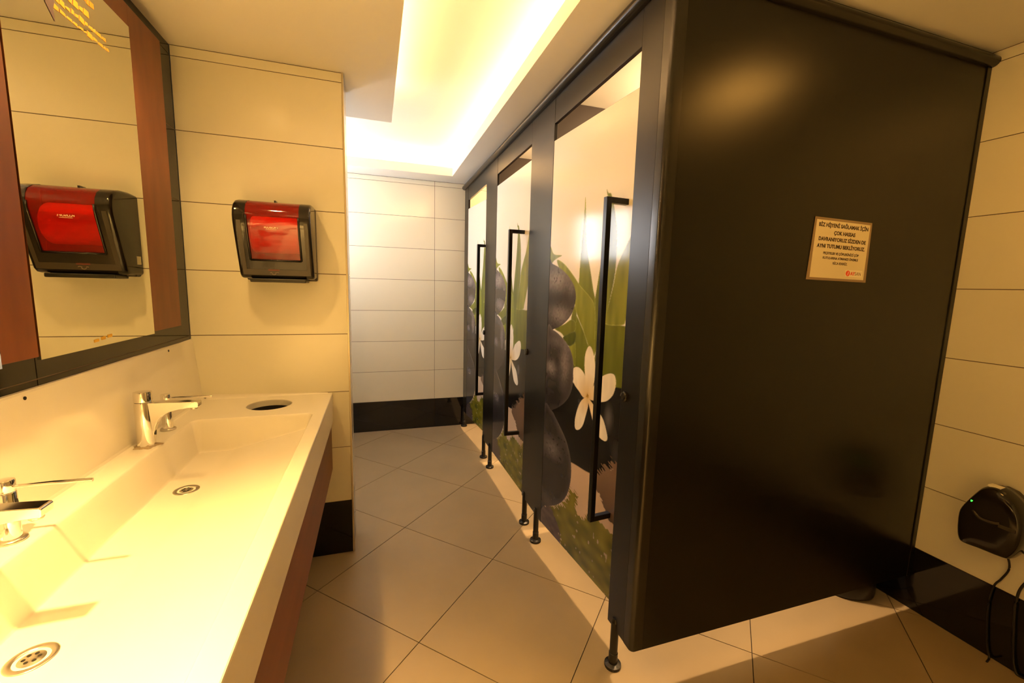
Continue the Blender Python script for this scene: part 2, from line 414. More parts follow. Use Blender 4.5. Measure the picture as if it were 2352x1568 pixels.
boxo('added_light_stop', (0.004, 0.016, 0.020, YF - 0.004, ZT, ZC - 0.0005), lam_m, cub)  # added strip that stops cubicle light leaking over the rail
boxo('added_light_stop', (0.016, XR - 0.003, 0.002, 0.014, ZT, ZC - 0.0005), lam_m, cub)  # same added light stop along the side panel
# ---- printed picture (stones, leaves, blossom), painted once and shared by the three doors
SHP = {
 'stone1':[(-0.012,1.583),(0.03,1.58),(0.106,1.558),(0.183,1.522),(0.242,1.475),(0.264,1.43),(0.259,1.389),(0.238,1.346),(0.191,1.305),(0.129,1.272),(0.062,1.251),(-0.01,1.238)],
 'stone2':[(-0.007,1.238),(0.062,1.246),(0.132,1.228),(0.189,1.202),(0.234,1.172),(0.261,1.132),(0.273,1.086),(0.274,1.033),(0.264,0.982),(0.232,0.93),(0.172,0.88),(0.095,0.838),(-0.015,0.803)],
 'stone3':[(-0.017,0.802),(0.072,0.826),(0.121,0.802),(0.175,0.766),(0.228,0.727),(0.263,0.683),(0.285,0.636),(0.293,0.589),(0.291,0.537),(0.275,0.478),(0.242,0.421),(0.19,0.368),(0.123,0.323),(0.038,0.28),(-0.034,0.257)],
 'shade3':[(-0.034,0.222),(0.034,0.281),(0.111,0.318),(0.152,0.286),(0.214,0.232),(0.219,0.169),(0.251,0.148),(-0.022,0.144)],
 'dark':[(0.20,1.02),(0.30,1.02),(0.437,1.062),(0.593,1.075),(0.66,1.08),(0.74,1.07),(0.74,0.76),(0.66,0.765),(0.60,0.725),(0.539,0.668),(0.474,0.648),(0.413,0.637),(0.293,0.628),(0.15,0.60),(0.02,0.80)],
 'brown':[(0.457,0.649),(0.66,0.79),(0.74,0.80),(0.74,0.52),(0.628,0.507),(0.595,0.515),(0.568,0.537),(0.539,0.572),(0.5,0.594)],
 'green':[(0.106,0.312),(0.24,0.402),(0.291,0.482),(0.353,0.5),(0.364,0.475),(0.342,0.419),(0.396,0.402),(0.443,0.438),(0.503,0.475),(0.549,0.467),(0.599,0.464),(0.633,0.452),(0.74,0.47),(0.74,0.12),(0.622,0.12),(0.261,0.149),(0.215,0.222),(0.147,0.283)],
 'leafA':[(0.306,1.861),(0.303,1.779),(0.293,1.654),(0.285,1.506),(0.284,1.385),(0.339,1.287),(0.425,1.199),(0.425,1.392),(0.402,1.462),(0.368,1.558),(0.333,1.66),(0.317,1.8)],
 'leafB':[(0.464,1.864),(0.478,1.846),(0.5,1.834),(0.534,1.747),(0.55,1.66),(0.551,1.53),(0.519,1.397),(0.492,1.321),(0.428,1.166),(0.4,1.294),(0.433,1.486),(0.461,1.623),(0.479,1.755),(0.484,1.819),(0.471,1.839)],
 'leafC':[(0.70,1.80),(0.665,1.72),(0.636,1.664),(0.593,1.606),(0.56,1.548),(0.542,1.473),(0.513,1.383),(0.488,1.321),(0.612,1.323),(0.64,1.36),(0.70,1.50),(0.72,1.65)],
 'leafD':[(0.075,1.6),(0.147,1.576),(0.233,1.522),(0.295,1.476),(0.37,1.433),(0.417,1.391),(0.434,1.297),(0.43,1.151),(0.381,1.217),(0.34,1.273),(0.277,1.348),(0.254,1.393),(0.196,1.486),(0.094,1.562)],
 'leafE':[(0.263,1.342),(0.34,1.273),(0.381,1.217),(0.428,1.166),(0.402,1.076),(0.329,1.076),(0.264,1.1),(0.268,1.223)],
 'leafF':[(0.485,1.314),(0.556,1.322),(0.66,1.321),(0.74,1.315),(0.74,1.2),(0.74,1.079),(0.62,1.071),(0.44,1.029),(0.455,1.246)],
 'leafG':[(0.079,1.256),(0.171,1.287),(0.231,1.314),(0.271,1.304),(0.27,1.265),(0.198,1.22),(0.142,1.24)],
 'leafH':[(0.165,1.224),(0.27,1.262),(0.274,1.213),(0.226,1.186),(0.189,1.202)],
 'leafI':[(0.221,1.185),(0.274,1.216),(0.288,1.105),(0.257,1.121)],
 'leafJ':[(0.26,1.383),(0.278,1.343),(0.276,1.302),(0.231,1.316)],
 'bud':[(-0.004,1.671),(0.038,1.63),(0.12,1.619),(0.08,1.608),(0.041,1.596),(-0.005,1.576)],
 'budw':[(0.041,1.596),(0.077,1.573),(0.056,1.549),(0.035,1.569)],
 'petal1':[(0.393,1.21),(0.422,1.193),(0.449,1.125),(0.44,1.039),(0.409,0.989),(0.383,1.036),(0.364,1.119),(0.368,1.175)],
 'petal2':[(0.275,1.089),(0.317,1.1),(0.356,1.086),(0.381,1.061),(0.396,1.024),(0.396,0.991),(0.37,0.971),(0.327,0.992),(0.286,1.014),(0.273,1.049)],
 'petal3':[(0.405,0.983),(0.47,1.075),(0.5,1.096),(0.545,1.117),(0.578,1.121),(0.594,1.102),(0.594,1.07),(0.579,1.034),(0.548,1.005),(0.51,0.988),(0.47,0.98)],
 'petal4':[(0.392,0.981),(0.345,0.944),(0.316,0.888),(0.304,0.836),(0.313,0.806),(0.342,0.811),(0.372,0.841),(0.391,0.889),(0.407,0.94),(0.404,0.967)],
 'petal5':[(0.399,0.981),(0.482,0.941),(0.525,0.915),(0.557,0.862),(0.559,0.839),(0.54,0.827),(0.5,0.833),(0.468,0.857),(0.423,0.934)],
}
DW, DZ0, DZ1 = 0.716, 0.166, 2.182
NS, NZ = 190, 960
ss = np.linspace(0, DW, NS); zz = np.linspace(DZ0, DZ1, NZ)
S_, Z_ = np.meshgrid(ss, zz)
def cat_closed(P, n=6):
    P = np.array(P); N = len(P); out = []
    for i in range(N):
        p0, p1, p2, p3 = P[(i - 1) % N], P[i], P[(i + 1) % N], P[(i + 2) % N]
        for k in range(n):
            t = k / n
            out.append(0.5 * (2 * p1 + (p2 - p0) * t + (2 * p0 - 5 * p1 + 4 * p2 - p3) * t * t + (3 * p1 - p0 - 3 * p2 + p3) * t ** 3))
    return np.array(out)
def inside(P, X, Y):
    c = np.zeros(X.shape, bool); N = len(P)
    for i in range(N):
        x1, y1 = P[i]; x2, y2 = P[(i + 1) % N]
        if y1 == y2: continue
        m = ((y1 > Y) != (y2 > Y)) & (X < (x2 - x1) * (Y - y1) / (y2 - y1) + x1)
        c ^= m
    return c
def cover(P, X=S_, Y=Z_):
    """coverage 0..1 from four sub-samples"""
    dx, dz = DW / NS / 4, (DZ1 - DZ0) / NZ / 4
    return sum(inside(P, X + a * dx, Y + b * dz).astype(float) for a in (-1, 1) for b in (-1, 1)) / 4
def edge_dist(P):
    d = np.full(S_.shape, 9.0)
    for i in range(0, len(P)):
        a, b = P[i], P[(i + 1) % len(P)]; ab = b - a; L = ab @ ab + 1e-12
        t = np.clip(((S_ - a[0]) * ab[0] + (Z_ - a[1]) * ab[1]) / L, 0, 1)
        d = np.minimum(d, np.hypot(S_ - a[0] - t * ab[0], Z_ - a[1] - t * ab[1]))
    return d
def vnoise(fx, fz, seed):
    r = np.random.default_rng(seed); nx, nz = int(DW * fx) + 3, int((DZ1 - DZ0) * fz) + 3
    g = r.random((nz, nx)); x = S_ * fx; z = (Z_ - DZ0) * fz
    xi, zi = x.astype(int), z.astype(int); tx, tz = x - xi, z - zi; tx = tx * tx * (3 - 2 * tx); tz = tz * tz * (3 - 2 * tz)
    return (g[zi, xi] * (1 - tx) + g[zi, xi + 1] * tx) * (1 - tz) + (g[zi + 1, xi] * (1 - tx) + g[zi + 1, xi + 1] * tx) * tz
IMG = np.empty(S_.shape + (3,)); IMG[:] = (0.80, 0.77, 0.71)
def lay(cov, col):
    global IMG
    col = np.asarray(col, float)
    if col.ndim == 1: col = np.broadcast_to(col, IMG.shape)
    IMG = IMG * (1 - cov[..., None]) + col * cov[..., None]
def mixc(t, a, b):
    t = np.clip(t, 0, 1)[..., None]; return np.array(a) * (1 - t) + np.array(b) * t
streak = vnoise(30, 55, 3); fine = vnoise(120, 160, 4)
# pale ground and water below the stones
lay((Z_ < 0.80).astype(float), mixc((Z_ - 0.2) / 0.5, (0.50, 0.38, 0.29), (0.55, 0.41, 0.31)))
# leaves behind everything
def leaf(k, lo, hi, seed):
    P = cat_closed(SHP[k]); c = cover(P); d = edge_dist(P)
    n = vnoise(45, 8, seed)
    col = mixc(0.25 + 0.55 * (n - 0.3) + 0.25 * (Z_ - P[:, 1].min()) / (np.ptp(P[:, 1]) + 1e-6), lo, hi)
    col = np.where((d < 0.004)[..., None], col * 1.3 + 0.02, col)
    lay(c, col)
G0, G1 = (0.085, 0.105, 0.008), (0.30, 0.33, 0.045)
leaf('leafF', (0.075, 0.095, 0.008), (0.17, 0.19, 0.02), 11)
leaf('leafC', G0, (0.38, 0.40, 0.06), 12)
leaf('leafB', (0.07, 0.09, 0.008), (0.22, 0.25, 0.035), 13)
leaf('leafE', (0.06, 0.08, 0.008), (0.17, 0.20, 0.02), 14)
leaf('leafJ', G0, G1, 15); leaf('leafG', (0.07, 0.09, 0.01), (0.20, 0.22, 0.03), 16)
leaf('leafA', G0, (0.27, 0.31, 0.04), 18)
leaf('leafI', G0, G1, 19); leaf('leafH', (0.03, 0.045, 0.006), (0.10, 0.12, 0.015), 17)
leaf('leafD', (0.12, 0.14, 0.01), (0.33, 0.36, 0.055), 20)
leaf('bud', G0, G1, 21); lay(cover(cat_closed(SHP['budw'])), (0.8, 0.76, 0.68))
# dark stone behind the blossom
P = cat_closed(SHP['dark']); d = edge_dist(P); c = cover(P) * np.clip(d / 0.005, 0, 1)
lum = 0.006 + 0.08 * np.exp(-(((S_ - 0.36) / 0.03) ** 2 + ((Z_ - 0.93) / 0.05) ** 2)) * fine + 0.10 * np.exp(-(((S_ - 0.56) / 0.025) ** 2 + ((Z_ - 0.93) / 0.05) ** 2)) + 0.03 * np.exp(-(((S_ - 0.62) / 0.03) ** 2 + ((Z_ - 0.80) / 0.06) ** 2))
lay(c, lum[..., None] * np.array((1.0, 0.93, 0.97)))
# rippled reflections: edges broken along slanted streaks
def ripple(k, col, seed, amp=0.05, soft=0.006):
    n = vnoise(22, 70, seed) - 0.5; n2 = vnoise(40, 140, seed + 1) - 0.5
    sk = np.sin((Z_ + 0.55 * S_) * 330 + 6 * n)          # slanted comb
    X = S_ + amp * (0.6 * n + 0.35 * sk * 0.5 + 0.3 * n2); Y = Z_ - amp * (0.6 * n + 0.35 * sk * 0.5)
    P = cat_closed(SHP[k]); lay(cover(P, X, Y), col)
ripple('shade3', mixc(streak, (0.055, 0.042, 0.045), (0.11, 0.08, 0.08)), 31, 0.02)
ripple('brown', mixc((Z_ - 0.45) / 0.25, (0.06, 0.038, 0.028), (0.20, 0.13, 0.09)), 33, 0.05)
gn = vnoise(16, 30, 35)
ripple('green', mixc(gn, (0.075, 0.078, 0.006), (0.21, 0.19, 0.022)), 37, 0.045)
spk = (vnoise(60, 45, 39) > 0.90) & (Z_ < 0.42) & (S_ > 0.15)
lay(spk * 0.5, (0.55, 0.42, 0.30))
# stones
def stone(k, cx, cz, hi, seed, spots):
    P = cat_closed(SHP[k]); c = cover(P); d = edge_dist(P)
    zr = (Z_ - P[:, 1].min()) / np.ptp(P[:, 1]); n = vnoise(25, 25, seed); n2 = vnoise(110, 110, seed + 1)
    lum = 0.016 + 0.014 * n
    for (a, b, sa, sb, v) in spots: lum = lum + v * np.exp(-(((S_ - a) / sa) ** 2 + ((Z_ - b) / sb) ** 2)) * (0.75 + 0.5 * n2)
    lum = lum + hi * np.exp(-d / 0.02) * np.clip(zr * 1.2, 0.1, 1)
    pit = (vnoise(90, 70, seed + 2) > 0.86) & (vnoise(14, 14, seed + 3) > 0.5)
    lum = np.where(pit, lum * 0.45, lum)
    lay(c, lum[..., None] * np.array((1.0, 0.88, 0.93)))
stone('stone1', .1, 1.4, 0.05, 41, [(0.08, 1.50, 0.11, 0.055, 0.23), (0.12, 1.33, 0.10, 0.045, 0.17), (0.22, 1.46, 0.03, 0.04, 0.08)])
stone('stone2', .1, 1.0, 0.10, 51, [(0.05, 1.05, 0.05, 0.035, 0.15), (0.19, 1.10, 0.045, 0.10, 0.13), (0.10, 1.19, 0.07, 0.03, 0.06)])
stone('stone3', .1, .6, 0.075, 61, [(0.09, 0.63, 0.09, 0.05, 0.09), (0.05, 0.33, 0.12, 0.05, 0.03)])
# blossom
fc = np.array((0.398, 0.985))
for k, s in (('petal1', 71), ('petal2', 72), ('petal3', 73), ('petal5', 75), ('petal4', 74)):
    P = cat_closed(SHP[k]); c = cover(P); rr = np.hypot(S_ - fc[0], Z_ - fc[1]); d = edge_dist(P)
    col = mixc(rr / 0.11, (0.62, 0.44, 0.20), (0.80, 0.74, 0.64)); col = col * (0.90 + 0.14 * vnoise(60, 20, s))[..., None]
    lay(c, col)
lay(np.clip(1 - np.hypot(S_ - fc[0], Z_ - fc[1]) / 0.014, 0, 1), (0.45, 0.27, 0.05))
IMG = np.clip(IMG, 0.003, 0.9)
me = bpy.data.meshes.new('printed_picture')
nv = NS * NZ
co = np.empty((nv, 3), np.float32); co[:, 0] = -0.0006; co[:, 1] = -S_.ravel(); co[:, 2] = Z_.ravel()
idx = np.arange(nv).reshape(NZ, NS)
q = np.stack([idx[:-1, :-1], idx[:-1, 1:], idx[1:, 1:], idx[1:, :-1]], -1).reshape(-1, 4).astype(np.int32)
me.vertices.add(nv); me.vertices.foreach_set('co', co.ravel())
me.loops.add(q.size); me.loops.foreach_set('vertex_index', q.ravel())
me.polygons.add(len(q)); me.polygons.foreach_set('loop_start', np.arange(0, q.size, 4, dtype=np.int32))
me.update(calc_edges=True); me.validate()
ca = me.color_attributes.new('ink', 'FLOAT_COLOR', 'POINT')
rgba = np.ones((nv, 4), np.float32); rgba[:, :3] = IMG.reshape(-1, 3); ca.data.foreach_set('color', rgba.ravel())
me.materials.append(print_m); PRINT = me

door0 = None
for hinge, ang in ((M1N - 0.004, 5.2), (M2N - 0.004, 0.6), (PF - 0.004, 4.6)):
    if door0 is None:
        d = boxo('door', (0.0, TH, -DW, 0.0, DZ0 - 0.001, DZ1 + 0.001), lam_m, cub, local=True)
        link('printed_picture', PRINT, None, d)
        bm = bmesh.new()
        box(bm, -0.100, -0.078, -0.612, -0.590, 0.520, 1.800)
        h = obj('handle', bm, lam_m, d, local=True, bevel=0.0015)
        for z in (0.520, 1.778):
            bm = bmesh.new(); box(bm, -0.079, -0.0007, -0.612, -0.590, z, z + 0.022); obj('handle_arm', bm, lam_m, h, local=True, bevel=0.0015)
        door0 = d
        o = d
    else:
        o = copy_tree(door0, cub)
    o.location = Vector((0.001, hinge, 0)) - wloc(cub); o.rotation_euler = (0, 0, math.radians(ang))

# ------------------------------------------------------------------ notice on the side panel
sg = thing('notice', 'laminated hygiene notice with small red logo on the black side panel', 'sign', (0.80, -0.003, 1.627))
bm = bmesh.new(); prism(bm, [(0.644, 1.516), (0.958, 1.512), (0.953, 1.737), (0.656, 1.741)], -0.0045, 'y', -0.003); obj('laminate_sleeve', bm, lamin_m, sg)
bm = bmesh.new(); prism(bm, [(0.659, 1.525), (0.942, 1.521), (0.943, 1.728), (0.664, 1.732)], -0.0053, 'y', -0.0044); obj('paper', bm, kraft_m, sg)
def sgM(x, z, y=-0.0054): return Matrix.Translation((x, y, z)) @ Matrix.Rotation(math.radians(-0.9), 4, 'Y').inverted() @ Matrix.Rotation(math.radians(90), 4, 'X')
LN = [('BİZ HİJYENİ SAĞLAMAK İÇİN', 1.707, 0.0186, 0.805), ('ÇOK HASSAS', 1.681, 0.0186, 0.812), ('DAVRANIYORUZ SİZDEN DE', 1.657, 0.0186, 0.805), ('AYNI TUTUMU BEKLİYORUZ.', 1.632, 0.0186, 0.803),
      ('PEÇETELER VE ÇÖPLERİNİZİ ÇÖP', 1.609, 0.0120, 0.806), ('KUTULARINA ATMANIZI ÖNEMLE', 1.592, 0.0120, 0.806), ('RİCA EDERİZ.', 1.574, 0.0120, 0.806)]
for s, z, size, x in LN: text_mesh('lettering', s, size, ink_m, sg, sgM(x, z), bold=0.0006 if size > .015 else 0.0003, sx=1.02)
bm = bmesh.new(); prism(bm, [(0.840, 1.532), (0.932, 1.531), (0.932, 1.556), (0.840, 1.557)], -0.0058, 'y', -0.0050); lg = obj('logo_card', bm, white_card_m, sg)
bm = bmesh.new(); lathe(bm, [(0.0105, -0.0064), (0.0105, -0.0057)], 28, (0.853, 0, 1.544), 'y'); obj('logo_disc', bm, red_ink_m, lg)
bm = bmesh.new(); prism(bm, [(0.849, 1.536), (0.8505, 1.536), (0.8545, 1.552), (0.853, 1.552)], -0.0066, 'y', -0.0064); prism(bm, [(0.854, 1.538), (0.8553, 1.538), (0.858, 1.549), (0.8567, 1.549)], -0.0066, 'y', -0.0064); obj('logo_stroke', bm, white_card_m, lg)
text_mesh('logo_letters', 'AY', 0.0185, red_ink_m, lg, sgM(0.867, 1.5375, -0.0060), 'LEFT', 0.0004)
text_mesh('logo_letters', 'SAN', 0.0185, grey_ink_m, lg, sgM(0.8895, 1.5375, -0.0060), 'LEFT', 0.0)

# ------------------------------------------------------------------ bin in the first cubicle
b = thing('waste_bin', 'round black bin on the floor behind the side panel', 'bin', (1.385, 0.20, 0))
bm = bmesh.new(); lathe(bm, [(0.125, 0.001), (0.135, 0.006), (0.137, 0.02), (0.132, 0.30), (0.128, 0.30), (0.126, 0.03), (0.10, 0.025)], 40, (1.385, 0.20, 0)); obj('bucket', bm, plastic_m, b, smooth=True)
bm = bmesh.new(); lathe(bm, [(0.134, 0.298), (0.134, 0.315), (0.06, 0.345), (0.0, 0.35)], 40, (1.385, 0.20, 0), cap=False); obj('lid', bm, plastic_m, b, smooth=True)

# ------------------------------------------------------------------ appliance on the right wall with its cables
ap = thing('wall_appliance', 'black plastic wall unit with green light on the right wall', 'appliance', (XR - 0.002, -0.27, 0.46))
X1 = XR - 0.0015; XF = X1 - 0.118
out_f = [(-0.172, 0.560), (-0.174, 0.600), (-0.190, 0.645), (-0.214, 0.695), (-0.232, 0.722), (-0.262, 0.736), (-0.296, 0.728), (-0.330, 0.700), (-0.354, 0.650), (-0.362, 0.590), (-0.356, 0.530), (-0.336, 0.482), (-0.318, 0.470), (-0.250, 0.466), (-0.200, 0.462), (-0.184, 0.475), (-0.176, 0.510)]
bm = bmesh.new(); n = len(out_f); cyz = (-0.275, 0.60)
rings = []
for x, s in ((X1 - 0.045, 1.0), (XF + 0.055, 1.0), (XF + 0.030, 0.985), (XF + 0.014, 0.945), (XF + 0.005, 0.88), (XF + 0.001, 0.78), (XF, 0.60), (XF - 0.0005, 0.3)):
    rings.append([bm.verts.new((x, cyz[0] + (y - cyz[0]) * s, cyz[1] + (z - cyz[1]) * s)) for y, z in [tuple(p)[:2] for p in smooth_pts([(a, b_, 0) for a, b_ in out_f + out_f[:1]], 3)[:-1]]])
for a, c_ in zip(rings, rings[1:]):
    for i in range(len(a)): bm.faces.new((a[i], a[(i + 1) % len(a)], c_[(i + 1) % len(a)], c_[i]))
bm.faces.new(rings[0]); bm.faces.new(rings[-1])
obj('cover', bm, gloss_m, ap, smooth=True)
bm = bmesh.new(); prism(bm, [(cyz[0] + (y - cyz[0]) * 0.94, cyz[1] + (z - cyz[1]) * 0.94) for y, z in out_f], X1, 'x', X1 - 0.046); obj('back_plate', bm, plate_m, ap, bevel=0.004)
bm = bmesh.new(); tube(bm, smooth_pts([(XF + 0.004, -0.222, 0.620), (XF - 0.004, -0.245, 0.603), (XF - 0.004, -0.275, 0.602), (XF + 0.0, -0.300, 0.607)], 5), 0.0055, 8); obj('chrome_lip', bm, plate_m, ap, smooth=True)
boxo('display_slot', (XF - 0.002, XF + 0.004, -0.345, -0.297, 0.592, 0.606), plate_m, ap, bevel=0.002)
boxo('indicator_light', (XF + 0.002, XF + 0.012, -0.2225, -0.2105, 0.653, 0.659), green_led_m, ap)
bm = bmesh.new(); prism(bm, [(X1 - 0.092, -0.277), (X1 - 0.060, -0.277), (X1 - 0.060, -0.240), (X1 - 0.092, -0.240)], 0.736, 'z', 0.728); obj('top_label', bm, white_card_m, ap, bevel=0.001)
bm = bmesh.new(); tube(bm, smooth_pts([(XR - 0.030, -0.296, 0.472), (XR - 0.010, -0.303, 0.43), (XR - 0.007, -0.305, 0.394), (XR - 0.007, -0.290, 0.345), (XR - 0.007, -0.274, 0.301), (XR - 0.007, -0.270, 0.20), (XR - 0.008, -0.285, 0.06), (XR - 0.012, -0.300, 0.006), (XR - 0.05, -0.31, 0.005)], 6), 0.0035, 8)
tag(obj('power_cable', bm, plastic_m, None, smooth=True), 'thin black cable curving down the wall below the black unit', 'cable', 'cables on the right wall')
bm = bmesh.new(); tube(bm, smooth_pts([(XR - 0.030, -0.338, 0.500), (XR - 0.020, -0.372, 0.482), (XR - 0.008, -0.382, 0.44), (XR - 0.007, -0.350, 0.365), (XR - 0.007, -0.340, 0.302), (XR - 0.007, -0.345, 0.20), (XR - 0.010, -0.37, 0.02), (XR - 0.012, -0.42, 0.007), (XR - 0.012, -0.60, 0.007)], 6), 0.0045, 8)
tag(obj('power_cable', bm, plastic_m, None, smooth=True), 'thicker black cable at the right edge of the picture', 'cable', 'cables on the right wall')

# ------------------------------------------------------------------ washbasin counter
cnt = thing('washbasin_counter', 'long white washbasin counter with trough basin and round waste hole', 'washbasin', (-1.38, 0.0, ZK))
YN = -1.75; BY0, BY1, BX0, BX1 = -1.05, 0.795, -1.566, -1.122
def lines(a, b, fine):
    L = [a]
    while L[-1] < b - 1e-6:
        x = L[-1]; st = 0.0025 if any(abs(x - f) < 0.045 for f in fine) else 0.02
        L.append(min(b, x + st))
    return L
xs = lines(-1.628, XC, (BX0 + 0.012, BX1 - 0.012)); ys = lines(YN, 0.83, (BY0, BY1 - 0.01))
def floor_z(x):
    return 0.766 if x < -1.43 else 0.766 + (x + 1.43) / (BX1 + 1.43) * 0.075
def deck_z(x, y):
    cx, cyy = (BX0 + BX1) / 2, (BY0 + BY1) / 2; rr = 0.030
    qx, qy = abs(x - cx) - (BX1 - BX0) / 2 + rr, abs(y - cyy) - (BY1 - BY0) / 2 + rr
    d = math.hypot(max(qx, 0), max(qy, 0)) + min(max(qx, qy), 0) - rr
    if d >= 0: return ZK
    t = min(1, -d / 0.024); t = t * t * (3 - 2 * t)
    return ZK - (ZK - floor_z(x)) * t
bm = bmesh.new(); G = [[bm.verts.new((x, y, deck_z(x, y))) for x in xs] for y in ys]
for j in range(len(ys) - 1):
    for i in range(len(xs) - 1): bm.faces.new((G[j][i], G[j][i + 1], G[j + 1][i + 1], G[j + 1][i]))
o = obj('basin_top', bm, counter_m, cnt, smooth=True)
# far deck with round waste hole
HC, HR = (-1.330, 0.976), 0.091
N = 96; bm = bmesh.new(); X0, X1_, Y0, Y1 = -1.628, XC, 0.83, YD - 0.001
def rect_pt(a):
    dx, dy = math.cos(a), math.sin(a); t = 9
    if dx > 1e-9: t = min(t, (X1_ - HC[0]) / dx)
    if dx < -1e-9: t = min(t, (X0 - HC[0]) / dx)
    if dy > 1e-9: t = min(t, (Y1 - HC[1]) / dy)
    if dy < -1e-9: t = min(t, (Y0 - HC[1]) / dy)
    return HC[0] + dx * t, HC[1] + dy * t
angs = sorted([2 * math.pi * k / N for k in range(N)] + [math.atan2(y - HC[1], x - HC[0]) % (2 * math.pi) for x in (X0, X1_) for y in (Y0, Y1)])
N = len(angs)
def ring(fr, fz): return [bm.verts.new((HC[0] + fr * math.cos(a), HC[1] + fr * math.sin(a), fz)) for a in angs]
o_ = [bm.verts.new((*rect_pt(a), ZK)) for a in angs]
rs = [o_, ring(HR + 0.004, ZK), ring(HR + 0.001, ZK - 0.0015), ring(HR, ZK - 0.005), ring(HR, ZK - 0.030)]
for a, c_ in zip(rs, rs[1:]):
    for i in range(N): bm.faces.new((a[i], a[(i + 1) % N], c_[(i + 1) % N], c_[i]))
obj('waste_hole_deck', bm, counter_m, cnt)
bm = bmesh.new(); lathe(bm, [(HR + 0.001, ZK - 0.030), (HR + 0.001, 0.60), (HR - 0.001, 0.60), (HR - 0.001, ZK - 0.030)], 48, (*HC, 0), cap=False); obj('added_dark_liner', bm, dark_m, cnt, smooth=True)  # unseen dark liner added to make the waste hole look black
# sloping splashback with rounded foot
bm = bmesh.new()
pr_ = [(-1.628, ZK), (-1.634, ZK + 0.0015), (-1.640, ZK + 0.006), (-1.643, ZK + 0.014), (-1.6675, 1.176), (-1.669, 1.182), (-1.6735, 1.184), (-1.6735, ZK - 0.04), (-1.628, ZK - 0.04)]
prism(bm, pr_, YD - 0.001, 'y', YN); obj('splashback', bm, counter_m, cnt)
# concave corner fillet against the end wall
bm = bmesh.new()
va, vb = [], []
for k in range(9):
    a = k / 8 * math.pi / 2
    va.append(bm.verts.new((-1.628, YD - 0.001 - 0.022 * (1 - math.sin(a)) , ZK + 0.022 * (1 - math.cos(a)))))
    vb.append(bm.verts.new((XC - 0.02, YD - 0.001 - 0.004 * (1 - math.sin(a)), ZK + 0.004 * (1 - math.cos(a)))))
for k in range(8): bm.faces.new((va[k], va[k + 1], vb[k + 1], vb[k]))
obj('end_fillet', bm, counter_m, cnt, smooth=True)
bm = bmesh.new()
pa = [(XC, ZK), (XC + 0.002, ZK - 0.002), (XC + 0.003, ZK - 0.006), (XC + 0.003, 0.752), (XC, 0.749), (XC - 0.03, 0.749), (XC - 0.03, ZK - 0.03), (XC - 0.02, ZK - 0.0005)]
prism(bm, pa, YD - 0.001, 'y', YN); obj('front_apron', bm, counter_m, cnt)
for y in (0.890, 0.140):
    bm = bmesh.new(); lathe(bm, [(0.0045, 0), (0.0045, 0.002)], 14, (-1.6672, y, 1.166), 'x'); obj('screw_hole', bm, dark_m, cnt)
def drain(x, y):
    z = floor_z(x); tl = 0.10 if x > -1.43 else 0.0
    bm = bmesh.new(); lathe(bm, [(0.036, z - 0.002), (0.0365, z + 0.001), (0.034, z + 0.0022), (0.026, z + 0.0012), (0.024, z - 0.001), (0.024, z - 0.002)], 36, (x, y, 0), cap=False)
    dr = obj('drain', bm, steel_m, cnt, smooth=True)
    bm = bmesh.new(); lathe(bm, [(0.025, z - 0.0005), (0.017, z + 0.0002), (0.014, z + 0.0018), (0.0, z + 0.002)], 30, (x, y, 0), cap=False); obj('strainer', bm, steel_m, dr, smooth=True)
    for k in range(6):
        a = k * math.pi / 3 + 0.3; bm = bmesh.new(); lathe(bm, [(0.0032, z + 0.0016), (0.0032, z + 0.0023)], 10, (x + 0.0105 * math.cos(a), y + 0.0105 * math.sin(a), 0)); obj('strainer_hole', bm, dark_m, dr)
drain(-1.465, 0.425); drain(-1.467, -0.240)
# cabinet below
cab = thing('vanity_cabinet', 'red-brown wooden cabinet front hung below the washbasin counter', 'cabinet', (-1.38, 0.0, 0.49))
boxo('front_board', (XC - 0.030, XC - 0.008, YN, YD - 0.003, 0.486, 0.748), wood_m, cab, bevel=0.001)
boxo('bottom_board', (XW + 0.001, XC - 0.030, YN, 0.70, 0.486, 0.504), wood_m, cab)
boxo('side_board', (XW + 0.001, XC - 0.030, 0.70, 0.718, 0.486, 0.748), wood_m, cab)
# bin under the waste hole
b = thing('waste_bin', 'dark grey bin on the floor under the counter waste hole', 'bin', (HC[0], 0.94, 0))
bm = bmesh.new(); lathe(bm, [(0.125, 0.001), (0.135, 0.008), (0.155, 0.20), (0.168, 0.44), (0.172, 0.445), (0.164, 0.445), (0.150, 0.20), (0.12, 0.02)], 44, (HC[0], 0.94, 0)); obj('bucket', bm, mat('grey_green_plastic', (0.045, 0.05, 0.035), 0.35), b, smooth=True)
bm = bmesh.new(); tube(bm, [(HC[0] + 0.169 * math.cos(a), 0.94 + 0.169 * math.sin(a), 0.447) for a in [2 * math.pi * k / 36 for k in range(37)]], 0.006, 8); obj('rim', bm, plastic_m, b, smooth=True)

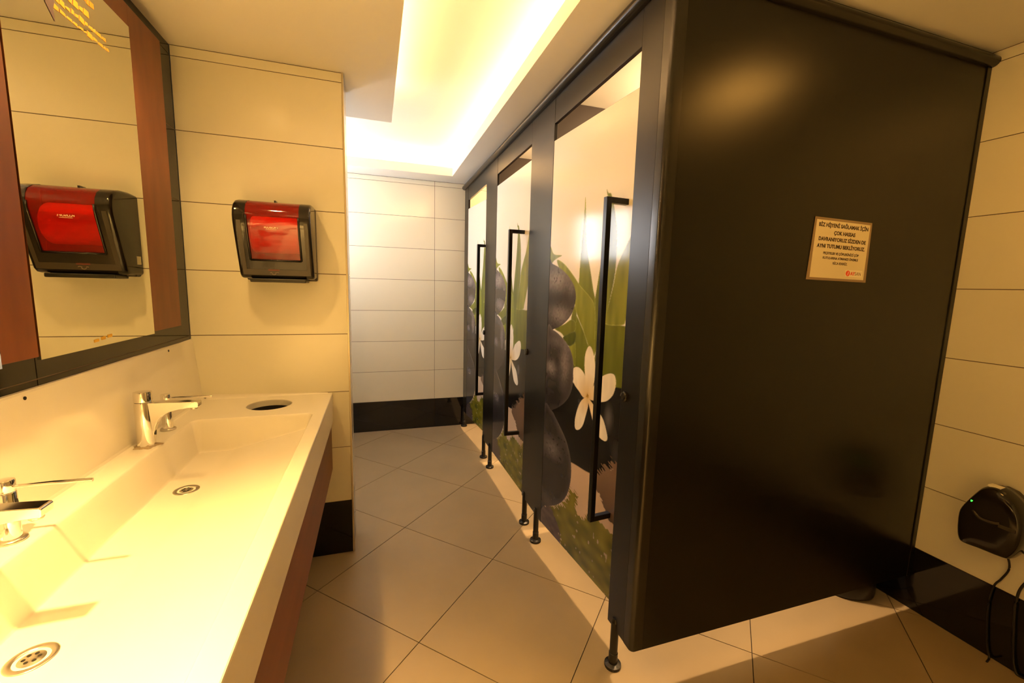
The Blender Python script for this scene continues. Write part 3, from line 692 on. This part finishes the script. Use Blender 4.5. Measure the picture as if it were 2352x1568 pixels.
# ------------------------------------------------------------------ taps and soap dispensers
def make_tap():
    t = thing('tap', 'chrome sensor tap with flat spout near the round waste hole', 'tap', (-1.603, 0.520, ZK), 'chrome taps on the basin')
    bm = bmesh.new()
    nn = 40; r0 = random.Random(3)
    pr = [(0.020, 0.0045), (0.029, 0.004), (0.033, 0.002), (0.036, 0.0002)]
    lathe(bm, pr, nn, cap=False)
    for v in bm.verts:
        a = math.atan2(v.co.y, v.co.x); k = 1 + 0.16 * math.sin(3 * a + 1) * math.sin(7 * a) + 0.12 * math.sin(5 * a)
        if math.hypot(v.co.x, v.co.y) > 0.028: v.co.x *= k; v.co.y *= k
    obj('limescale_ring', bm, limescale_m, t, local=True)
    bm = bmesh.new(); lathe(bm, [(0.0245, 0.001), (0.0255, 0.006), (0.0250, 0.150), (0.0240, 0.153), (0.015, 0.1535)], 40); obj('body', bm, chrome_m, t, local=True, bevel=0.0005)
    bm = bmesh.new(); lathe(bm, [(0.0235, 0.154), (0.0250, 0.1555), (0.0252, 0.184), (0.0240, 0.188), (0.012, 0.1895)], 40); obj('cap', bm, chrome_m, t, local=True, bevel=0.0005)
    bm = bmesh.new()
    top = [(0.0, 0.152), (0.06, 0.1515), (0.12, 0.149), (0.158, 0.147), (0.161, 0.144), (0.160, 0.130), (0.156, 0.127)]
    bot = [(0.13, 0.1265), (0.10, 0.123), (0.075, 0.116), (0.055, 0.105), (0.041, 0.088), (0.032, 0.066), (0.026, 0.040), (0.020, 0.012), (0.0, 0.012)]
    prism(bm, top + bot, 0.0165, 'y', -0.0165)
    for v in bm.verts:
        if v.co.z < 0.11: v.co.y *= max(0.45, 0.45 + 0.55 * (v.co.z - 0.012) / 0.098)
    obj('spout', bm, chrome_m, t, local=True, bevel=0.006, seg=4)
    bm = bmesh.new(); lathe(bm, [(0.0095, 0.120), (0.011, 0.122), (0.011, 0.130)], 20, (0.143, 0, 0)); obj('aerator', bm, steel_m, t, local=True)
    bm = bmesh.new(); lathe(bm, [(0.0042, 0.0), (0.0042, 0.003)], 16, (0.0262, 0, 0), 'x')
    for v in bm.verts: v.co.z = v.co.z * 2.6 + 0.048
    obj('sensor_window', bm, gloss_m, t, local=True)
    return t
def make_soap():
    t = thing('soap_dispenser', 'slim chrome soap dispenser with thin rod lever behind the tap', 'soap dispenser', (-1.608, 0.690, ZK), 'chrome soap dispensers on the basin')
    bm = bmesh.new(); lathe(bm, [(0.0245, 0.0005), (0.0250, 0.003), (0.0235, 0.006), (0.017, 0.0075)], 36); obj('base_disc', bm, steel_m, t, local=True, smooth=True)
    bm = bmesh.new(); lathe(bm, [(0.0165, 0.007), (0.0160, 0.108), (0.0150, 0.1095)], 32); obj('body', bm, chrome_m, t, local=True, bevel=0.0004)
    bm = bmesh.new(); lathe(bm, [(0.0155, 0.1105), (0.0162, 0.112), (0.0162, 0.134), (0.0150, 0.1365), (0.008, 0.137)], 32); obj('cap', bm, chrome_m, t, local=True, bevel=0.0004)
    bm = bmesh.new(); tube(bm, [(0.012, 0, 0.120), (0.08, 0, 0.1215), (0.148, 0, 0.1195)], 0.0042, 14); obj('lever', bm, chrome_m, t, local=True, smooth=False, bevel=0.0005)
    bm = bmesh.new(); lathe(bm, [(0.0030, 0.0), (0.0030, 0.002)], 14, (0.0155, 0, 0), 'x')
    for v in bm.verts: v.co.z = v.co.z * 3.6 + 0.083
    obj('sensor_window', bm, gloss_m, t, local=True)
    return t
tap = make_tap(); soap = make_soap()
t2 = copy_tree(tap); t2.location = (-1.603, -0.200, ZK); t2['label'] = 'chrome sensor tap with flat spout cut by the left picture edge'
s2 = copy_tree(soap); s2.location = (-1.608, -0.035, ZK); s2['label'] = 'slim chrome soap dispenser with thin rod lever at the left picture edge'

# ------------------------------------------------------------------ mirrors
def mirror(y0, ym0, ym1, y1, label):
    t = thing('mirror', label, 'mirror', (XW + 0.001, (y0 + y1) / 2, 1.258), 'wall mirrors over the washbasin')
    zm, zw0, zt, zc = 1.258, 1.266, 2.292, 2.362
    boxo('backing_board', (XW + 0.001, XM - 0.008, y0 + 0.004, y1 - 0.004, zw0 + 0.004, zc - 0.004), dark_m, t)
    boxo('glass', (XM - 0.008, XM, ym0 + 0.0008, ym1 - 0.0008, zm, zt - 0.0008), mirror_m, t)
    boxo('wood_board', (XM - 0.012, XM - 0.001, ym1, y1, zw0, zc), wood_v_m, t, bevel=0.0006)
    boxo('wood_board', (XM - 0.012, XM - 0.001, ym0, ym1, zt, zc), wood_v_m, t, bevel=0.0006)
    if ym0 - y0 > 0.01: boxo('wood_board', (XM - 0.012, XM - 0.001, y0, ym0, zw0, zc), wood_v_m, t, bevel=0.0006)
    return t
m1 = mirror(0.143, 0.145, 0.703, 0.932, 'mirror with wood border reflecting the towel dispenser')
m2 = mirror(-0.75, -0.60, 0.033, 0.141, 'mirror at the left picture edge showing only its wood border')
# marker writing and sticker remains on the first mirror
rd = random.Random(5)
def stroke_row(y0, y1, z0, slope, h, n, m, nm):
    bm = bmesh.new(); y0 -= 0.078; y1 -= 0.078; z0 -= 0.034; y = y0
    while y < y1:
        wd = rd.uniform(0.010, 0.024); zc = z0 + slope * (y - y0); hh = h * rd.uniform(0.55, 1.1)
        prism(bm, [(y, zc - hh / 2), (y + wd, zc - hh / 2 + rd.uniform(-.003, .003)), (y + wd * 0.95, zc + hh / 2), (y + 0.003, zc + hh / 2 + rd.uniform(-.003, .003))], XM + 0.0011, 'x', XM + 0.0004)
        y += wd + rd.uniform(0.001, 0.005)
    obj(nm, bm, m, m1)
stroke_row(0.405, 0.640, 2.178, 0.03, 0.012, 9, orange_m, 'marker_writing')
stroke_row(0.412, 0.625, 2.203, 0.03, 0.012, 9, orange_m, 'marker_writing')
stroke_row(0.430, 0.545, 2.232, 0.05, 0.016, 9, orange_m, 'marker_writing')
stroke_row(0.470, 0.580, 2.270, 0.05, 0.018, 9, orange_m, 'marker_writing')
bm = bmesh.new(); prism(bm, [(0.294, 2.23), (0.297, 2.136), (0.327, 2.106), (0.325, 2.138), (0.332, 2.154), (0.327, 2.23)], XM + 0.0012, 'x', XM + 0.0004); obj('purple_sticker', bm, purple_m, m1)
bm = bmesh.new()
for ya, yb, za, zb_ in ((0.352, 0.374, 1.272, 1.281), (0.386, 0.406, 1.275, 1.285), (0.418, 0.440, 1.278, 1.288)):
    prism(bm, [(ya, za), (yb, za + 0.001), (yb, zb_), (ya, zb_ - 0.001)], XM + 0.001, 'x', XM + 0.0004)
obj('sticker_residue', bm, yellow_m, m1)

# ------------------------------------------------------------------ paper towel dispenser
DX0, DX1 = -1.428, -1.126
pd = thing('paper_towel_dispenser', 'black paper towel dispenser with red window on the tiled pier', 'dispenser', ((DX0 + DX1) / 2, YD, 1.47))
Yf = lambda d: YD - d
prof = [(0.000, 1.808), (0.060, 1.812), (0.120, 1.808), (0.160, 1.798), (0.186, 1.782), (0.200, 1.760), (0.205, 1.735), (0.203, 1.712), (0.196, 1.685), (0.185, 1.650), (0.170, 1.605), (0.152, 1.550), (0.138, 1.510), (0.130, 1.485), (0.118, 1.473), (0.100, 1.470), (0.0, 1.470)]
WX0, WX1 = -1.378, -1.172
def shrink(x, d):  # edges rounded toward the sides
    return x
def strip(bm, x0, x1, i0, i1, off=0.0):
    prev = None
    for i in range(i0, i1 + 1):
        d, z = prof[i]
        pair = (bm.verts.new((x0, Yf(d + off), z + off * 0.3)), bm.verts.new((x1, Yf(d + off), z + off * 0.3)))
        if prev: bm.faces.new((prev[0], prev[1], pair[1], pair[0]))
        prev = pair
ITOP, IWIN = 1, 11
# cover: side columns, strip under the window and the cheeks
bm = bmesh.new()
R = 0.012
for x0, x1 in ((DX0 + R, WX0), (WX1, DX1 - R)): strip(bm, x0, x1, 0, len(prof) - 1)
strip(bm, WX0, WX1, IWIN, len(prof) - 1); strip(bm, WX0, WX1, 0, ITOP)
for sx, xa, xb in ((-1, DX0 + R, DX0), (1, DX1 - R, DX1)):
    lines_ = []
    for k in range(5):
        a = k / 4 * math.pi / 2
        row = []
        for i, (d, z) in enumerate(prof):
            sh = R * (1 - math.cos(a)); cz_, cd_ = 1.64, 0.09
            f = 1 - sh / 0.10
            row.append(bm.verts.new((xa + (xb - xa) * math.sin(a), Yf(max(0, d - sh * (d > 0.01))), cz_ + (z - cz_) * (1 - sh / 0.17))))
        lines_.append(row)
    for ra, rb in zip(lines_, lines_[1:]):
        for i in range(len(prof) - 1): bm.faces.new((ra[i], ra[i + 1], rb[i + 1], rb[i]))
    bm.faces.new(lines_[-1])
bmesh.ops.remove_doubles(bm, verts=bm.verts, dist=1e-5)
obj('cover', bm, gloss_m, pd, smooth=True).data.set_sharp_from_angle(angle=math.radians(38))
bm = bmesh.new(); strip(bm, WX0, WX1, ITOP, IWIN, -0.002); obj('red_window', bm, redp_m, pd, smooth=True)
# bezel around the lower part of the window
bz = obj('window_bezel', (lambda b_: (tube(b_, [(WX0 + 0.002 + 0.0 * i, Yf(prof[i][0] + 0.001), prof[i][1]) for i in range(6, IWIN + 1)], 0.0045, 8), tube(b_, [(WX1 - 0.002, Yf(prof[i][0] + 0.001), prof[i][1]) for i in range(6, IWIN + 1)], 0.0045, 8), tube(b_, [(WX0 + 0.002, Yf(prof[IWIN][0] + 0.001), prof[IWIN][1]), (WX1 - 0.002, Yf(prof[IWIN][0] + 0.001), prof[IWIN][1])], 0.0045, 8), b_)[-1])(bmesh.new()), gloss_m, pd, smooth=True)
for x0, x1 in ((WX0 - 0.034, WX0 - 0.018), (WX1 + 0.018, WX1 + 0.032)):
    bm = bmesh.new(); strip(bm, x0, x1, 7, IWIN + 1, 0.0012); obj('side_flash', bm, plate_m, pd, smooth=True)
bm = bmesh.new(); strip(bm, WX0 - 0.034, WX1 + 0.032, IWIN + 1, 13, 0.0012); obj('lower_flash', bm, plate_m, pd, smooth=True)
bm = bmesh.new(); lathe(bm, [(0.020, -0.095), (0.078, -0.095), (0.080, -0.090), (0.080, 0.090), (0.078, 0.095), (0.020, 0.095)], 40, ((DX0 + DX1) / 2, Yf(0.092), 1.665), 'x'); obj('paper_roll', bm, paper_m, pd, smooth=False)
boxo('back_plate', (DX0 + 0.006, DX1 + 0.001, YD - 0.045, YD - 0.0005, 1.462, 1.806), plate_m, pd, bevel=0.008, seg=3)
boxo('outlet_lip', (DX0 + 0.040, DX1 - 0.035, YD - 0.135, YD - 0.03, 1.453, 1.470), plastic_m, pd, bevel=0.004)
boxo('red_label', (-1.313, -1.268, Yf(0.1385), Yf(0.136), 1.506, 1.514), dkred_m, pd)
bm = bmesh.new(); tube(bm, [(-1.291 + 0.0075 * math.cos(a), Yf(0.1362), 1.4935 + 0.006 * math.sin(a)) for a in [math.pi * 0.9 + k * math.pi * 1.3 / 10 for k in range(11)]], 0.0011, 6); tube(bm, [(-1.283, Yf(0.1362), 1.497), (-1.276, Yf(0.1362), 1.4985), (-1.272, Yf(0.136), 1.496)], 0.0011, 6); tube(bm, [(-1.306, Yf(0.1362), 1.496), (-1.299, Yf(0.1362), 1.4975)], 0.0012, 6); obj('hand_emblem', bm, grey_ink_m, pd)
tilt = math.atan2(0.196 - 0.185, 0.035)
Mt = Matrix.Translation((-1.282, Yf(0.1975), 1.684)) @ Matrix.Rotation(math.radians(90) - 0.30, 4, 'X')
text_mesh('lettering', 'FLOSOFT', 0.0135, pale_ink_m, pd, Mt, 'CENTER', 0.0002)
boxo('underline', (-1.303, -1.262, Yf(0.1975), Yf(0.196), 1.679, 1.6803), pale_ink_m, pd)
boxo('price_sticker', (DX0 - 0.0006, DX0 + 0.0006, Yf(0.045), Yf(0.012), 1.515, 1.550), white_card_m, pd)
boxo('top_latch', (-1.285, -1.278, Yf(0.10), Yf(0.06), 1.806, 1.818), plastic_m, pd)
